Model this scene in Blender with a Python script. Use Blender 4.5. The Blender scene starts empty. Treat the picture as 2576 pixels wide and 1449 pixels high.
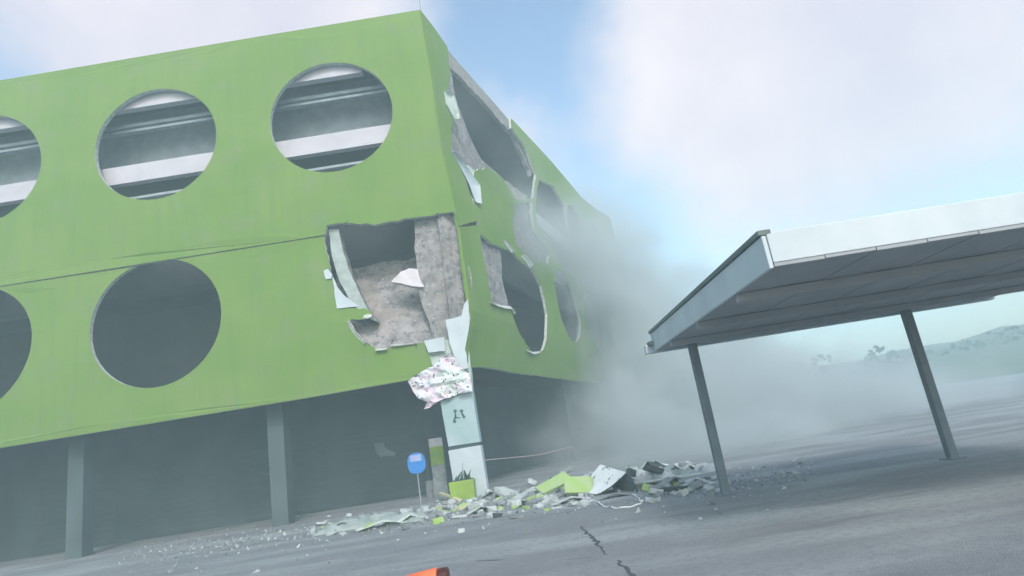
import bpy, bmesh, math, random
from mathutils import Vector, Matrix, noise as mnoise
from mathutils.geometry import delaunay_2d_cdt

random.seed(11)
rad = math.radians
C = bpy.context.scene.collection
sc = bpy.context.scene

# ------------------------------------------------------------------ camera
# every number called px/py below is measured in the photograph at 2576 x 1449
F_PX, CX, CY = 1500.0, 1288.0, 724.5
PITCH, ROLL, EYE = rad(14.1), rad(8.98), 1.7
Fw = Vector((0, math.cos(PITCH), math.sin(PITCH)))
R0 = Vector((1, 0, 0)); U0 = Vector((0, -math.sin(PITCH), math.cos(PITCH)))
Rc = R0 * math.cos(ROLL) - U0 * math.sin(ROLL)
Uc = R0 * math.sin(ROLL) + U0 * math.cos(ROLL)
cam = bpy.data.cameras.new('camera')
camo = bpy.data.objects.new('camera', cam); C.objects.link(camo)
cam.sensor_fit = 'HORIZONTAL'; cam.sensor_width = 36.0
cam.lens = 36.0 * F_PX / 2576.0
cam.clip_start = 0.05; cam.clip_end = 3000
M = Matrix((Rc, Uc, -Fw)).transposed().to_4x4()
M.translation = Vector((0, 0, EYE))
camo.matrix_world = M
sc.camera = camo
EYEV = Vector((0, 0, EYE))

def ray(px, py):
    return (Fw * F_PX + Rc * (px - CX) + Uc * (CY - py)).normalized()

# ------------------------------------------------------------------ world, sun, exposure
SUN_EL, SUN_AZ = rad(40), rad(168)      # azimuth clockwise from +Y (behind the camera)
world = bpy.data.worlds.new('World'); sc.world = world; world.use_nodes = True
nt = world.node_tree; nt.nodes.clear()
def wn(t, **kw):
    n = nt.nodes.new(t)
    for k, v in kw.items(): setattr(n, k, v)
    return n
out = wn('ShaderNodeOutputWorld'); bg = wn('ShaderNodeBackground')
sky = wn('ShaderNodeTexSky', sky_type='NISHITA', sun_disc=False)
sky.sun_elevation = SUN_EL; sky.sun_rotation = SUN_AZ
sky.air_density = 1.2; sky.dust_density = 2.5; sky.ozone_density = 1.0
tc = wn('ShaderNodeTexCoord')
nz = wn('ShaderNodeTexNoise'); nz.inputs['Scale'].default_value = 1.7; nz.inputs['Detail'].default_value = 8
nz.inputs['Roughness'].default_value = 0.55
nt.links.new(tc.outputs['Generated'], nz.inputs['Vector'])
cl = wn('ShaderNodeMapRange', interpolation_type='SMOOTHSTEP')
nt.links.new(nz.outputs['Fac'], cl.inputs['Value'])
cl.inputs['From Min'].default_value = 0.56; cl.inputs['From Max'].default_value = 0.80
last = cl.outputs['Result']
# two large cloud banks, each a soft round mass in its own direction
def cloud_bank(px, py, r0, r1, amp):
    global last
    d = ray(px, py)
    dot = wn('ShaderNodeVectorMath', operation='DOT_PRODUCT')
    nn = wn('ShaderNodeVectorMath', operation='NORMALIZE')
    nt.links.new(tc.outputs['Generated'], nn.inputs[0])
    nt.links.new(nn.outputs[0], dot.inputs[0]); dot.inputs[1].default_value = d
    # wobble the rim with the noise
    add = wn('ShaderNodeMath', operation='MULTIPLY_ADD'); add.inputs[1].default_value = 0.17; 
    sub = wn('ShaderNodeMath', operation='SUBTRACT'); sub.inputs[1].default_value = 0.5
    nt.links.new(nz.outputs['Fac'], sub.inputs[0]); nt.links.new(sub.outputs[0], add.inputs[0]); nt.links.new(dot.outputs['Value'], add.inputs[2])
    m = wn('ShaderNodeMapRange', interpolation_type='SMOOTHSTEP')
    m.inputs['From Min'].default_value = math.cos(rad(r1)); m.inputs['From Max'].default_value = math.cos(rad(r0))
    m.inputs['To Max'].default_value = amp
    nt.links.new(add.outputs[0], m.inputs['Value'])
    mx = wn('ShaderNodeMath', operation='MAXIMUM'); nt.links.new(last, mx.inputs[0]); nt.links.new(m.outputs['Result'], mx.inputs[1])
    last = mx.outputs[0]
cloud_bank(2050, 80, 8, 20, 0.97)
cloud_bank(520, -40, 8, 20, 0.95)
mix = wn('ShaderNodeMixRGB'); nt.links.new(last, mix.inputs['Fac'])
skyg = wn('ShaderNodeMixRGB', blend_type='MULTIPLY'); skyg.inputs['Fac'].default_value = 1.0
skyg.inputs['Color2'].default_value = (1.75, 1.8, 1.75, 1)
nt.links.new(sky.outputs[0], skyg.inputs['Color1'])
nt.links.new(skyg.outputs[0], mix.inputs['Color1']); 
nz2 = wn('ShaderNodeTexNoise'); nz2.inputs['Scale'].default_value = 2.6; nz2.inputs['Detail'].default_value = 6
nt.links.new(tc.outputs['Generated'], nz2.inputs['Vector'])
cr = wn('ShaderNodeMapRange'); cr.inputs['From Min'].default_value = 0.35; cr.inputs['From Max'].default_value = 0.65; nt.links.new(nz2.outputs['Fac'], cr.inputs['Value'])
cc = wn('ShaderNodeMixRGB'); nt.links.new(cr.outputs['Result'], cc.inputs['Fac'])
cc.inputs['Color1'].default_value = (5.0, 4.75, 5.5, 1); cc.inputs['Color2'].default_value = (6.9, 6.3, 6.5, 1)
nt.links.new(cc.outputs[0], mix.inputs['Color2'])
nt.links.new(mix.outputs[0], bg.inputs['Color']); bg.inputs['Strength'].default_value = 0.15
nt.links.new(bg.outputs[0], out.inputs['Surface'])

sun = bpy.data.lights.new('sun', 'SUN'); sun.energy = 2.0; sun.angle = rad(10); sun.color = (1, 0.975, 0.94)
so = bpy.data.objects.new('sun', sun); C.objects.link(so)
sd = Vector((math.sin(SUN_AZ) * math.cos(SUN_EL), math.cos(SUN_AZ) * math.cos(SUN_EL), math.sin(SUN_EL)))
so.rotation_euler = sd.to_track_quat('Z', 'Y').to_euler(); so.location = (0, 0, 60)
sc.view_settings.view_transform = 'Standard'; sc.view_settings.look = 'None'
sc.view_settings.exposure = 0.10; sc.view_settings.gamma = 1.0; sc.view_settings.use_curve_mapping = False
sc.cycles.volume_bounces = 4; sc.cycles.volume_step_rate = 1.0; sc.cycles.volume_max_steps = 256
sc.cycles.max_bounces = 8; sc.cycles.use_denoising = True

# ------------------------------------------------------------------ materials
def mat(name, c1, c2=None, rough=0.8, scale=3.0, bump=0.1, bscale=None, metal=0.0, detail=6, lo=0.35, hi=0.65, spec=0.3):
    m = bpy.data.materials.new(name); m.use_nodes = True
    n = m.node_tree.nodes; l = m.node_tree.links
    b = n['Principled BSDF']; b.inputs['Roughness'].default_value = rough; b.inputs['Metallic'].default_value = metal
    b.inputs['Specular IOR Level'].default_value = spec
    g = n.new('ShaderNodeNewGeometry')
    tx = n.new('ShaderNodeTexNoise'); tx.inputs['Scale'].default_value = scale; tx.inputs['Detail'].default_value = detail
    l.new(g.outputs['Position'], tx.inputs['Vector'])
    mr = n.new('ShaderNodeMapRange'); mr.inputs['From Min'].default_value = lo; mr.inputs['From Max'].default_value = hi
    l.new(tx.outputs['Fac'], mr.inputs['Value'])
    mx = n.new('ShaderNodeMixRGB'); l.new(mr.outputs[0], mx.inputs['Fac'])
    mx.inputs['Color1'].default_value = (*c1, 1); mx.inputs['Color2'].default_value = (*(c2 or [x * 0.8 for x in c1]), 1)
    l.new(mx.outputs[0], b.inputs['Base Color'])
    if bump:
        t2 = n.new('ShaderNodeTexNoise'); t2.inputs['Scale'].default_value = bscale or scale * 6; t2.inputs['Detail'].default_value = 8
        l.new(g.outputs['Position'], t2.inputs['Vector'])
        bp = n.new('ShaderNodeBump'); bp.inputs['Strength'].default_value = bump; bp.inputs['Distance'].default_value = 0.05
        l.new(t2.outputs['Fac'], bp.inputs['Height']); l.new(bp.outputs[0], b.inputs['Normal'])
    m['mix'] = mx.name
    return m

def overlay(m, color, scale, lo, hi, amount, detail=4, seed=0.0, stretch=(1, 1, 1)):
    """blend another colour in by a second noise (stains, dust)"""
    n = m.node_tree.nodes; l = m.node_tree.links; b = n['Principled BSDF']
    src = b.inputs['Base Color'].links[0].from_socket
    g = n.new('ShaderNodeNewGeometry'); mp = n.new('ShaderNodeMapping'); mp.inputs['Location'].default_value = (seed, seed * 2, seed * 3)
    mp.inputs['Scale'].default_value = stretch
    l.new(g.outputs['Position'], mp.inputs['Vector'])
    tx = n.new('ShaderNodeTexNoise'); tx.inputs['Scale'].default_value = scale; tx.inputs['Detail'].default_value = detail
    l.new(mp.outputs[0], tx.inputs['Vector'])
    mr = n.new('ShaderNodeMapRange'); mr.inputs['From Min'].default_value = lo; mr.inputs['From Max'].default_value = hi
    mr.inputs['To Max'].default_value = amount
    l.new(tx.outputs['Fac'], mr.inputs['Value'])
    mx = n.new('ShaderNodeMixRGB'); l.new(mr.outputs[0], mx.inputs['Fac']); l.new(src, mx.inputs['Color1'])
    mx.inputs['Color2'].default_value = (*color, 1); l.new(mx.outputs[0], b.inputs['Base Color'])
    return m

GREEN = mat('green_cladding', (0.125, 0.220, 0.040), (0.148, 0.235, 0.052), rough=0.75, scale=0.45, bump=0.06, bscale=9, spec=0.2)
overlay(GREEN, (0.165, 0.215, 0.115), 0.9, 0.52, 0.75, 0.5, seed=3.1)
overlay(GREEN, (0.088, 0.170, 0.066), 2.2, 0.48, 0.78, 0.28, seed=8.0, stretch=(1.6, 1.6, 0.18))
EDGE = mat('broken_edge_plaster', (0.52, 0.55, 0.52), (0.34, 0.36, 0.34), rough=0.95, scale=9, bump=0.4)
CONC = mat('dusty_concrete', (0.30, 0.285, 0.29), (0.17, 0.165, 0.17), rough=0.95, scale=2.2, bump=0.7, bscale=7)
overlay(CONC, (0.10, 0.105, 0.10), 5.0, 0.54, 0.64, 0.75, detail=10, seed=12)
overlay(CONC, (0.40, 0.40, 0.40), 9.0, 0.60, 0.68, 0.7, detail=8, seed=31)
overlay(CONC, (0.27, 0.22, 0.18), 1.1, 0.52, 0.75, 0.6, seed=5)
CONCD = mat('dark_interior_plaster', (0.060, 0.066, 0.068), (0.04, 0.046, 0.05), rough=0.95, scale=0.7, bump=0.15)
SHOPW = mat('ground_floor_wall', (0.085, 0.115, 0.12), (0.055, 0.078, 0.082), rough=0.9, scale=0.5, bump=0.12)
WHITE = mat('white_paint', (0.47, 0.53, 0.57), (0.40, 0.46, 0.50), rough=0.7, scale=1.5, bump=0.12, bscale=14)
overlay(WHITE, (0.46, 0.52, 0.52), 1.5, 0.50, 0.75, 0.5, seed=2)
TEALP = mat('teal_white_panel', (0.27, 0.38, 0.39), (0.35, 0.44, 0.48), rough=0.6, scale=1.1, bump=0.05, detail=2)
BEAM = mat('parapet_white', (0.46, 0.45, 0.50), (0.40, 0.39, 0.44), rough=0.7, scale=1.2, bump=0.08)
GREYB = mat('louvre_grey', (0.30, 0.35, 0.39), (0.23, 0.27, 0.30), rough=0.6, scale=2, bump=0.05)
PLASTER = mat('pale_plaster', (0.50, 0.58, 0.54), (0.40, 0.47, 0.45), rough=0.95, scale=4, bump=0.3)
RIMM = mat('rim_plaster', (0.36, 0.42, 0.41), (0.27, 0.32, 0.31), rough=0.95, scale=3, bump=0.4)
BLOCKW = mat('white_block', (0.62, 0.58, 0.62), (0.54, 0.50, 0.54), rough=0.85, scale=5, bump=0.2)
ASPH = mat('asphalt', (0.25, 0.262, 0.28), (0.21, 0.222, 0.238), rough=0.92, scale=0.8, bump=0.8, bscale=55)
overlay(ASPH, (0.37, 0.40, 0.415), 0.35, 0.46, 0.68, 0.8, seed=1.3, stretch=(0.6, 2.2, 1))
overlay(ASPH, (0.14, 0.148, 0.156), 0.7, 0.58, 0.75, 0.7, seed=6.3, stretch=(0.5, 1.8, 1))
overlay(ASPH, (0.17, 0.18, 0.19), 9.0, 0.5, 0.62, 0.35, detail=9, seed=17)
overlay(ASPH, (0.38, 0.39, 0.40), 30.0, 0.58, 0.7, 0.4, detail=4, seed=27)
GREYM = mat('canopy_paint', (0.52, 0.58, 0.62), (0.45, 0.51, 0.55), rough=0.5, scale=1.5, bump=0.05)
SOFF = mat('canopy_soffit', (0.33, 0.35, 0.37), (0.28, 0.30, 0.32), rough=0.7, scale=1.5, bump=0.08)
TRIM = mat('canopy_trim', (0.13, 0.17, 0.165), rough=0.5, scale=3, bump=0.05)
POSTM = mat('post_steel', (0.14, 0.18, 0.215), (0.11, 0.145, 0.175), rough=0.5, scale=4, bump=0.05)
DARK = mat('dark_debris_and_shade', (0.05, 0.06, 0.06), (0.03, 0.04, 0.04), rough=0.9, scale=5, bump=0.3)  # dark debris, also the stand-ins for shade and holes in the heap
JOINT = mat('joint_seal', (0.06, 0.09, 0.10), rough=0.8, scale=5, bump=0)  # dark joint between the two pillar panels
EMB = mat('emblem_paint', (0.045, 0.10, 0.095), rough=0.6, scale=8, bump=0)
BLUE = mat('sign_blue', (0.025, 0.17, 0.50), (0.03, 0.20, 0.52), rough=0.45, scale=4, bump=0)
LAV = mat('sign_pale_band', (0.30, 0.36, 0.58), rough=0.5, scale=4, bump=0)
GALV = mat('galvanised', (0.40, 0.41, 0.46), rough=0.4, scale=5, bump=0, metal=0.3)
PLANTG = mat('planter_green', (0.26, 0.38, 0.05), (0.20, 0.31, 0.06), rough=0.7, scale=3, bump=0.08)
LEAF = mat('dark_leaf', (0.035, 0.075, 0.065), (0.05, 0.10, 0.08), rough=0.6, scale=8, bump=0)
SOIL = mat('soil', (0.09, 0.085, 0.075), rough=1, scale=8, bump=0.5)
WOODC = mat('cream_board', (0.62, 0.60, 0.38), (0.50, 0.48, 0.30), rough=0.8, scale=4, bump=0.15)
PINKW = mat('pale_strip', (0.60, 0.56, 0.57), (0.48, 0.46, 0.48), rough=0.8, scale=4, bump=0.1)
SHEET = mat('white_sheet', (0.70, 0.73, 0.74), (0.60, 0.64, 0.66), rough=0.8, scale=3, bump=0.15)
overlay(SHEET, (0.05, 0.07, 0.07), 5.5, 0.615, 0.66, 0.9, detail=2, seed=4.0)
SHEETG = mat('dusty_sheet', (0.50, 0.53, 0.54), (0.34, 0.37, 0.38), rough=0.9, scale=4, bump=0.4)
overlay(SHEETG, (0.10, 0.12, 0.12), 4.0, 0.58, 0.68, 0.8, seed=14)
SHEETSHADE = mat('sheet_inner_shade', (0.06, 0.085, 0.085), rough=0.9, scale=4, bump=0.1)  # inner face of the white sheet, coloured dark for the shade inside
TORN = mat('torn_print_panel', (0.55, 0.60, 0.66), (0.62, 0.50, 0.58), rough=0.85, scale=2.6, bump=0.4, lo=0.42, hi=0.58)
overlay(TORN, (0.55, 0.66, 0.60), 1.6, 0.5, 0.62, 0.7, seed=9)
overlay(TORN, (0.05, 0.07, 0.085), 9.0, 0.635, 0.67, 0.95, detail=1, seed=2.0)
RUB1 = mat('rubble_pale', (0.48, 0.52, 0.52), (0.33, 0.37, 0.37), rough=0.95, scale=6, bump=0.4)
RUB2 = mat('rubble_grey', (0.26, 0.28, 0.29), (0.18, 0.20, 0.205), rough=0.95, scale=6, bump=0.5)
RUBG = mat('rubble_green', (0.27, 0.42, 0.12), (0.33, 0.42, 0.22), rough=0.85, scale=3, bump=0.2)
TINM = mat('crumpled_tin', (0.20, 0.25, 0.245), (0.30, 0.34, 0.33), rough=0.6, scale=2, bump=0.2)
ORANGE = mat('orange_plastic', (0.86, 0.13, 0.045), (0.78, 0.17, 0.07), rough=0.4, scale=5, bump=0.03)
BROWN = mat('dark_brown_plastic', (0.075, 0.014, 0.01), rough=0.5, scale=5, bump=0.05)
TAPE = mat('pale_pink_tape', (0.42, 0.34, 0.36), rough=0.6, scale=2, bump=0)
CABLE = mat('cable', (0.10, 0.16, 0.18), rough=0.6, scale=2, bump=0)
HILL = mat('hillside', (0.07, 0.10, 0.055), (0.10, 0.12, 0.07), rough=1, scale=0.06, bump=0.4)
CRACK = mat('crack_fill', (0.075, 0.083, 0.09), rough=1, scale=5, bump=0)

# ------------------------------------------------------------------ helpers
def link(name, me, parent=None, kind=None):
    o = bpy.data.objects.new(name, me); C.objects.link(o)
    if parent is not None: o.parent = parent
    if kind: o['kind'] = kind
    return o
def obj(name, bm, mats, parent=None, kind=None, smooth=False):
    me = bpy.data.meshes.new(name); bmesh.ops.recalc_face_normals(bm, faces=bm.faces)
    bm.to_mesh(me); bm.free()
    for m in (mats if isinstance(mats, (list, tuple)) else [mats]): me.materials.append(m)
    if smooth:
        for p in me.polygons: p.use_smooth = True
    return link(name, me, parent, kind)
def tag(o, label, cat, group=None):
    o['label'] = label; o['category'] = cat
    if group: o['group'] = group
    return o
def thing(name, label, cat, loc=(0, 0, 0), group=None):
    o = bpy.data.objects.new(name, None); C.objects.link(o); o.location = loc; o.empty_display_size = 0.2
    return tag(o, label, cat, group)
def add_box(bm, lo, hi, mtx=None, mi=0):
    vs = [bm.verts.new(Vector((x, y, z))) for x in (lo[0], hi[0]) for y in (lo[1], hi[1]) for z in (lo[2], hi[2])]
    if mtx is not None:
        for v in vs: v.co = mtx @ v.co
    for f in ((0, 1, 3, 2), (4, 6, 7, 5), (0, 4, 5, 1), (2, 3, 7, 6), (0, 2, 6, 4), (1, 5, 7, 3)):
        fc = bm.faces.new([vs[i] for i in f]); fc.material_index = mi
    return vs
def add_tube(bm, pts, r, seg=8, taper=None):
    rings = []
    for i, p in enumerate(pts):
        p = Vector(p)
        t = (Vector(pts[min(i + 1, len(pts) - 1)]) - Vector(pts[max(i - 1, 0)])).normalized()
        a = t.cross(Vector((0.13, 0.21, 0.97)));
        if a.length < 1e-3: a = t.cross(Vector((1, 0, 0)))
        a.normalize(); b = t.cross(a)
        rr = r if taper is None else r + (taper - r) * i / (len(pts) - 1)
        rings.append([bm.verts.new(p + (a * math.cos(k * 2 * math.pi / seg) + b * math.sin(k * 2 * math.pi / seg)) * rr) for k in range(seg)])
    for A, B in zip(rings, rings[1:]):
        for k in range(seg): bm.faces.new((A[k], A[(k + 1) % seg], B[(k + 1) % seg], B[k]))
    bm.faces.new(rings[0][::-1]); bm.faces.new(rings[-1])
def bevel(o, w, seg=2):
    m = o.modifiers.new('bevel', 'BEVEL'); m.width = w; m.segments = seg; m.limit_method = 'ANGLE'
    return o

# ------------------------------------------------------------------ where things stand
def hit_y(px, py, Y):
    d = ray(px, py); return EYEV + d * (Y / d.y)
def hit_z(px, py, z=0.0):
    d = ray(px, py); return EYEV + d * ((z - EYE) / d.z)

Y0 = 21.5                                   # plane of the street facade
def L(px, py):
    p = hit_y(px, py, Y0); return (p.x, p.z)
CORNER = [L(*p) for p in ((1055, 26), (1082, 180), (1112, 385), (1150, 545), (1172, 690), (1184, 790), (1172, 925), (1168, 960))]
CORNER.sort(key=lambda p: p[1])
def xc(v):
    c = CORNER
    if v <= c[0][1]: return c[0][0]
    for a, b in zip(c, c[1:]):
        if v <= b[1]: return a[0] + (b[0] - a[0]) * (v - a[1]) / (b[1] - a[1])
    a, b = c[-2], c[-1]; return b[0] + (b[0] - a[0]) * (v - b[1]) / (b[1] - a[1])
vpd = ray(1913, 1011); DR = Vector((vpd.x, vpd.y, 0)).normalized()     # direction the side facade runs in
NR = Vector((DR.y, -DR.x, 0))                                          # its outward normal
def SL(u, v, off=0.0): return Vector((u, Y0 + off, v))
def SR(u, v, off=0.0): return Vector((xc(v), Y0, v)) + DR * u - NR * off
def R(px, py, off=0.0):
    d = ray(px, py); v = 8.0
    for _ in range(60):
        p0 = Vector((xc(v), Y0, 0)) - NR * off
        t = (p0 - EYEV).dot(NR) / d.dot(NR)
        h = EYEV + d * t; v = 0.5 * v + 0.5 * h.z
    return ((h - p0).dot(DR), h.z)

def inside(p, poly):
    x, y = p; r = False; n = len(poly)
    for i in range(n):
        x1, y1 = poly[i]; x2, y2 = poly[i - 1]
        if (y1 > y) != (y2 > y) and x < (x2 - x1) * (y - y1) / (y2 - y1) + x1: r = not r
    return r
def jag(pts, amp, step, seed=0, closed=False):
    """break a line up into an uneven torn one"""
    rnd = random.Random(seed); o = []
    pts = list(pts) + ([pts[0]] if closed else [])
    for a, b in zip(pts, pts[1:]):
        dx, dy = b[0] - a[0], b[1] - a[1]; ln = math.hypot(dx, dy); n = max(1, int(ln / step))
        for i in range(n):
            t = i / n; k = rnd.uniform(-amp, amp) if i else rnd.uniform(-amp, amp) * 0.3
            o.append((a[0] + dx * t - dy / max(ln, 1e-6) * k, a[1] + dy * t + dx / max(ln, 1e-6) * k))
    if not closed: o.append(pts[-1])
    return o
def ell(cu, cv, a, b, n=48):
    return [(cu + a * math.cos(2 * math.pi * i / n), cv + b * math.sin(2 * math.pi * i / n)) for i in range(n)]
def panel(name, S, outer, holes=(), o0=0.0, o1=0.12, mats=(None,), parent=None, grid=0.6, wob=0.0, seed=0, bulge=None):
    """a sheet with holes and real thickness on one of the two facades"""
    pts, edges = [], []
    for loop in (outer, *holes):
        b = len(pts); pts += [Vector(p) for p in loop]
        edges += [(b + i, b + (i + 1) % len(loop)) for i in range(len(loop))]
    us = [p[0] for p in outer]; vs_ = [p[1] for p in outer]
    u = min(us) + grid / 2
    while u < max(us):
        v = min(vs_) + grid / 2
        while v < max(vs_):
            q = (u + 0.01 * math.sin(v * 7), v + 0.01 * math.sin(u * 5))
            if inside(q, outer) and not any(inside(q, h) for h in holes): pts.append(Vector(q))
            v += grid
        u += grid
    V, E, T, *_ = delaunay_2d_cdt(pts, edges, [], 0, 1e-5)
    T = [t for t in T if (lambda c: inside(c, outer) and not any(inside(c, h) for h in holes))((sum(V[i].x for i in t) / 3, sum(V[i].y for i in t) / 3))]
    def w(p):
        k = wob * mnoise.noise(Vector((p.x * 0.55, p.y * 0.55, seed * 3.7))) if wob else 0.0
        return k + (bulge(p.x, p.y) if bulge else 0.0)
    bm = bmesh.new(); used = sorted({i for t in T for i in t})
    f = {i: bm.verts.new(S(V[i].x, V[i].y, o0 + w(V[i]))) for i in used}
    k = {i: bm.verts.new(S(V[i].x, V[i].y, o1 + w(V[i]))) for i in used}
    cnt = {}
    for t in T:
        bm.faces.new([f[i] for i in t]); bk = bm.faces.new([k[i] for i in reversed(t)]); bk.material_index = len(mats) - 1
        for a, b in ((t[0], t[1]), (t[1], t[2]), (t[2], t[0])): cnt[tuple(sorted((a, b)))] = cnt.get(tuple(sorted((a, b))), 0) + 1
    for (a, b), c in cnt.items():
        if c == 1:
            fc = bm.faces.new((f[a], f[b], k[b], k[a]))
            at_corner = all(abs(V[i].x - (xc(V[i].y) if S is SL else 0.0)) < 0.03 for i in (a, b)) or all(V[i].y > ZT - 0.4 and S is SL for i in (a, b))
            fc.material_index = 0 if at_corner else len(mats) - 1
    return obj(name, bm, list(mats), parent)

# ------------------------------------------------------------------ ground and far setting
bm = bmesh.new()
for x in range(-12, 12):
    for y in range(-3, 21):
        vs = [bm.verts.new((x * 10 + a * 10, y * 10 + b * 10, 0)) for a, b in ((0, 0), (1, 0), (1, 1), (0, 1))]
        bm.faces.new(vs)
bmesh.ops.remove_doubles(bm, verts=bm.verts, dist=0.01)
ground = obj('ground', bm, ASPH, kind='structure')
# cracks in the asphalt: thin sunken strips
def crack(pts, w, seed):
    bm = bmesh.new(); p = jag([tuple(hit_z(*q).xy) for q in pts], 0.028, 0.10, seed); prev = None
    for i, (x, y) in enumerate(p):
        a, b = p[max(0, i - 1)], p[min(len(p) - 1, i + 1)]
        t = Vector((b[0] - a[0], b[1] - a[1])).normalized(); n = Vector((-t.y, t.x)) * w * (0.35 + 0.65 * math.sin(math.pi * (i + 0.5) / len(p))) * random.uniform(0.5, 1.3)
        cur = (bm.verts.new((x + n.x, y + n.y, 0.004)), bm.verts.new((x - n.x, y - n.y, 0.004)))
        if prev: bm.faces.new((prev[0], prev[1], cur[1], cur[0]))
        prev = cur
    return obj('crack', bm, CRACK, ground)
crack(((1458, 1324), (1490, 1352), (1512, 1378), (1527, 1396)), 0.035, 1)
crack(((1552, 1410), (1580, 1436), (1610, 1470)), 0.03, 2)
crack(((1428, 1408), (1486, 1402)), 0.012, 3)
crack(((1196, 1411), (1268, 1408)), 0.02, 4)
# far hills beyond the yard
bm = bmesh.new(); prev = None
for i in range(90):
    a = -1.2 + 2.4 * i / 89; ring = []
    for j in range(8):
        r = 125 + j * 9; h = (j / 7) ** 0.8 * (7.5 + 3.5 * mnoise.noise(Vector((a * 3, 2, 1))) + 1.2 * mnoise.noise(Vector((a * 17, j * 0.4, 4))))
        ring.append(bm.verts.new((math.sin(a) * r * 0.62, min(math.cos(a) * r, 207), h - 0.05)))
    if prev:
        for j in range(7): bm.faces.new((prev[j], ring[j], ring[j + 1], prev[j + 1]))
    prev = ring
obj('hills', bm, HILL, kind='structure', smooth=True)

# a far belt of trees at the foot of the hills, one mass at this distance
bm = bmesh.new(); rt = random.Random(9)
for c in range(70):
    cx_, cy_ = rt.uniform(5, 115), rt.uniform(96, 118); hh = rt.uniform(3.5, 8); ww = hh * rt.uniform(.35, .6)
    for k in range(90):
        d = Vector((rt.gauss(0, 1), rt.gauss(0, 1), rt.gauss(0, 1))).normalized() * rt.uniform(.5, 1) ** .5
        p = Vector((cx_ + d.x * ww, cy_ + d.y * ww, hh * .55 + d.z * hh * .45)); a = Vector((rt.uniform(-1, 1), rt.uniform(-1, 1), rt.uniform(-1, 1))).normalized(); b = a.cross(Vector((.3, .5, .8))).normalized(); r_ = rt.uniform(.25, .6)
        bm.faces.new([bm.verts.new(p + q * r_) for q in (a, b, -a, -b)])
o = obj('far_trees', bm, HILL, kind='stuff'); o['label'] = 'belt of trees far beyond the yard, pale in the haze'

# ------------------------------------------------------------------ the building
B = thing('building', 'lime green building with round openings tearing open and leaning above its white corner pillar', 'building', (0, 0, 0))
ZB = L(1172, 925)[1]                              # underside of the green cladding at the corner
ZT = CORNER[-1][1]
XL = -24.0
def mm(*p): return L(*p)

# street side, upper sheet
RX = 175 * Y0 / F_PX; RZ = 172 * Y0 / F_PX; R2 = 153 * Y0 / F_PX
cu, cv = L(834, 293)
topL = L(770, 74); slopeT = (CORNER[-1][1] - topL[1]) / (CORNER[-1][0] - topL[0])
def topz(x): return CORNER[-1][1] + slopeT * (x - CORNER[-1][0])
jl = [L(770, 599), L(818, 591)]
seam = jag([L(822, 568), L(850, 563), L(905, 566), L(960, 563), L(1000, 558), L(1035, 549), L(1062, 546), L(1100, 540), L(1140, 534)], 0.05, 0.22, 5)
upper_left = [(XL, jl[0][1] + 0.0), jl[0], jl[1]] + seam + [L(1147, 541), (xc(L(1197, 562)[1]), L(1197, 562)[1])]
vj = upper_left[-1][1]
upper_left += [(xc(v), v) for v in [vj + (ZT - vj) * i / 12 for i in range(1, 13)]]
upper_left += [(cu - 3, topz(cu - 3)), (XL, topz(XL))]
holesU = [ell(cu, cv, RX, RZ), ell(cu - 7.2, cv + 0.03, RX, RZ), ell(cu - 14.4, cv + 0.05, RX, RZ)]
panel('facade_panel', SL, upper_left, holesU, -0.05, 0.14, (GREEN, EDGE), B, wob=0.05, seed=1)
# street side, lower sheet with the great hole
hole_left = jag([L(816, 592), L(815, 610), L(826, 650), L(833, 690), L(842, 715), L(852, 740), L(846, 775), L(893, 775), L(925, 778), L(938, 792), L(915, 803), L(885, 803), L(874, 815), L(890, 838), L(905, 852), L(940, 872), L(948, 880), L(986, 872), L(1030, 867), L(1066, 862)], 0.035, 0.16, 7)
botL = L(770, 1001); botR = L(1095, 944); sb = (botR[1] - botL[1]) / (botR[0] - botL[0])
lower_left = [(XL, jl[0][1] - 0.03), (jl[0][0], jl[0][1] - 0.03)] + hole_left + jag([L(1066, 862), L(1074, 884), L(1084, 905), L(1090, 925), L(1095, 944)], 0.03, 0.15, 8)
lower_left += [(botL[0], botL[1]), (XL, botL[1] + sb * (XL - botL[0]) * 0.3)]
lu, lv = L(987, 715)
holesL = [ell(lu - 9.0, lv, RX, RZ), ell(lu - 16.2, lv + .05, RX, RZ)]
panel('facade_panel', SL, lower_left, holesL, 0.0, 0.16, (GREEN, EDGE), B, wob=0.05, seed=2)
strip = jag([L(1147, 543), L(1152, 590), L(1162, 660), L(1172, 720), L(1178, 762)], 0.025, 0.2, 9)
vs0, vs1 = L(1178, 762)[1], L(1195, 563)[1]
strip += [(xc(v) - 0.0, v) for v in [vs0 + (vs1 - vs0) * i / 6 for i in range(0, 7)]]
panel('facade_panel', SL, strip, (), 0.0, 0.16, (GREEN, EDGE), B, grid=0.3, wob=0.02, seed=3)

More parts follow.
